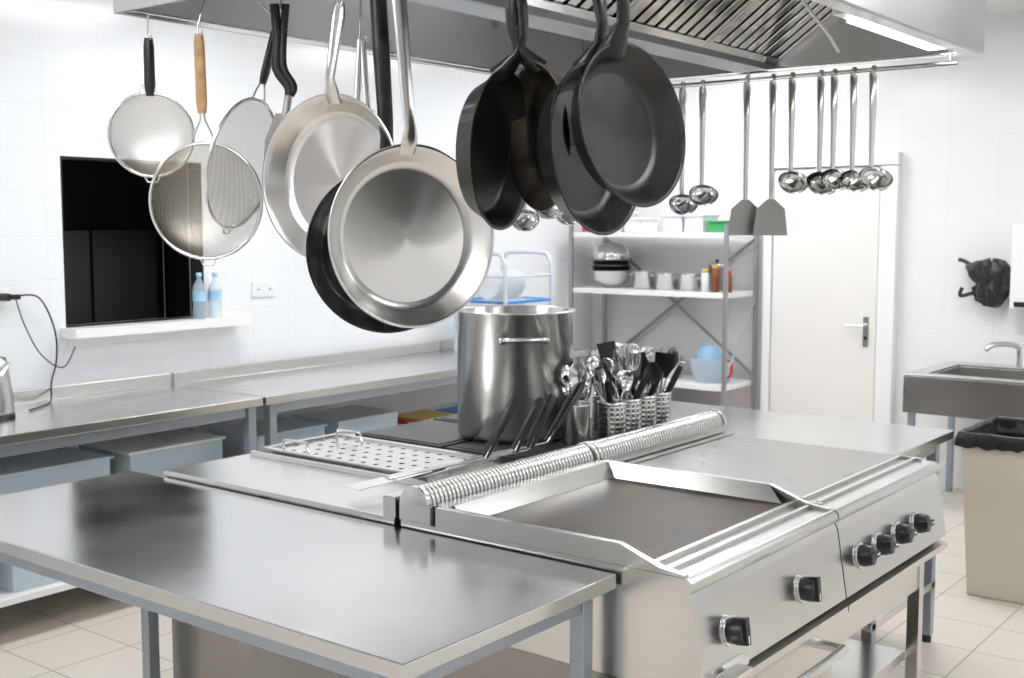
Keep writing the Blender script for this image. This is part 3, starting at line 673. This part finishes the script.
# ------------------------------------------------------------ sink, bin, dispenser
b=B('hand_sink',.003)
x0,x1,y0,y1,z=-2.33,-1.60,6.62,7.42,.80
b.box(x0,x1,y0,y0+.012,z-.21,z-.001,S_dark); b.box(x0,x0+.012,y0+.012,y1,z-.21,z-.001,S_dark); b.box(x1-.012,x1,y0+.012,y1,z-.21,z-.001,S_dark); b.box(x0+.012,x1-.012,y1-.012,y1,z-.21,z-.001,S)
b.box(x0,x1,y0,y0+.10,z,z+.012,S); b.box(x0,x1,y1-.14,y1,z,z+.012,S); b.box(x0,x0+.1,y0+.1,y1-.14,z,z+.012,S); b.box(x1-.1,x1,y0+.1,y1-.14,z,z+.012,S)
b.box(x0+.1,x1-.1,y0+.1,y1-.14,z-.185,z-.18,S)
for a in ((x0+.1,x0+.105,y0+.1,y1-.14),(x1-.105,x1-.1,y0+.1,y1-.14),(x0+.105,x1-.105,y0+.1,y0+.105),(x0+.105,x1-.105,y1-.145,y1-.14)): b.box(*a,z-.18,z-.001,S)
for lx in (x0+.04,x1-.04):
    for ly in (y0+.04,y1-.04): b.box(lx-.018,lx+.018,ly-.018,ly+.018,0,z-.21,LEG)
b.tube(smooth([(-1.90,y1-.07,z+.01),(-1.90,y1-.07,z+.10),(-1.92,y1-.10,z+.14),(-2.0,y1-.22,z+.15),(-2.04,y1-.26,z+.12)]),.016,S_z)
b.tube([(-1.90,y1-.07,z+.10),(-1.86,y1-.05,z+.2)],.009,S_pol); b.done()
b=B('waste_bin',.008); b.M=T(-1.325,5.56,0)
w,d,w2,d2,h=.235,.23,.275,.27,.73
b.add([(-w,-d,0),(w,-d,0),(w,d,0),(-w,d,0),(-w2,-d2,h),(w2,-d2,h),(w2,d2,h),(-w2,d2,h)],[(0,3,2,1),(0,1,5,4),(1,2,6,5),(2,3,7,6),(3,0,4,7)],CREAM)
b.add([(-w+.01,-d+.01,.02),(w-.01,-d+.01,.02),(w-.01,d-.01,.02),(-w+.01,d-.01,.02),(-w2+.012,-d2+.012,h),(w2-.012,-d2+.012,h),(w2-.012,d2-.012,h),(-w2+.012,d2-.012,h)],[(0,1,2,3),(0,1,5,4),(1,2,6,5),(2,3,7,6),(3,0,4,7)],BAG)
per=[]
N=64
for i in range(N):
    a=2*math.pi*i/N; c,s_=math.cos(a),math.sin(a); k=1/max(abs(c),abs(s_)); per.append((c*k,s_*k))
vs=[];fs=[]
for j,(off,zz) in enumerate(((-.02,h-.06),(-.008,h+.012),(.012,h+.014),(.016,h-.02),(.018,h-.05))):
    for i,(px,py) in enumerate(per):
        wv=random.uniform(-.004,.004); dz=(random.uniform(-.012,.012) if j==4 else random.uniform(-.003,.003))
        vs.append((px*(w2+off+wv),py*(d2+off+wv),zz+dz))
for j in range(4):
    for i in range(N): fs.append((j*N+i,j*N+(i+1)%N,(j+1)*N+(i+1)%N,(j+1)*N+i))
b.add(vs,fs,BAG,True); b.done()
b=B('paper_towel_dispenser',.012); b.box(-1.955,-1.66,7.30,7.49,1.16,1.66,WHITE); b.box(-1.93,-1.69,7.292,7.299,1.17,1.20,BLK); b.done()
b=B('hanging_bag',0)  # crumpled black bag on a wall hook
AX=.07
b.cyl((-2.16+AX,7.49,1.42),(-2.16+AX,7.42,1.42),.007,S_pol)
N=28; vs=[];fs=[]
rows=[(-2.16,.018,1.435,.015),(-2.165,.07,1.42,.04),(-2.18,.125,1.39,.05),(-2.17,.11,1.35,.055),(-2.15,.09,1.31,.05),(-2.16,.10,1.26,.05),(-2.17,.09,1.21,.04),(-2.15,.06,1.18,.03),(-2.14,.01,1.17,.01)]
for ri,(cx,w_,z_,d_) in enumerate(rows):
    for i in range(N):
        a=2*math.pi*i/N; k=1+.18*math.sin(a*7+ri)+random.uniform(-.05,.05)
        vs.append((cx+AX+w_*math.cos(a)*k,7.41+d_*math.sin(a)*k,z_+.02*math.sin(a*5+ri*2)))
for j in range(len(rows)-1):
    for i in range(N): fs.append((j*N+i,j*N+(i+1)%N,(j+1)*N+(i+1)%N,(j+1)*N+i))
b.add(vs,fs,BAG,False)
b.tube(smooth([(-2.24+AX,7.41,1.38),(-2.32+AX,7.40,1.43),(-2.36+AX,7.40,1.44)]),.012,BAG,8,rb=.004); b.tube(smooth([(-2.26+AX,7.40,1.24),(-2.34+AX,7.40,1.22),(-2.33+AX,7.40,1.27)]),.012,BAG,8,rb=.004)
b.done()

# ------------------------------------------------------------ world, camera
w=D.worlds.new('world'); scene.world=w; w.use_nodes=True
w.node_tree.nodes['Background'].inputs[0].default_value=(.8,.85,.9,1); w.node_tree.nodes['Background'].inputs[1].default_value=.5
cam=D.cameras.new('camera'); co=D.objects.new('camera',cam); scene.collection.objects.link(co); scene.camera=co
co.location=(0,0,1.65); co.rotation_euler=(rad(90-5.51),0,YAW); cam.lens=1181/1024*36; cam.sensor_width=36; cam.clip_start=.05
cam.dof.use_dof=True; cam.dof.focus_distance=2.7; cam.dof.aperture_fstop=7
scene.view_settings.view_transform='Standard'
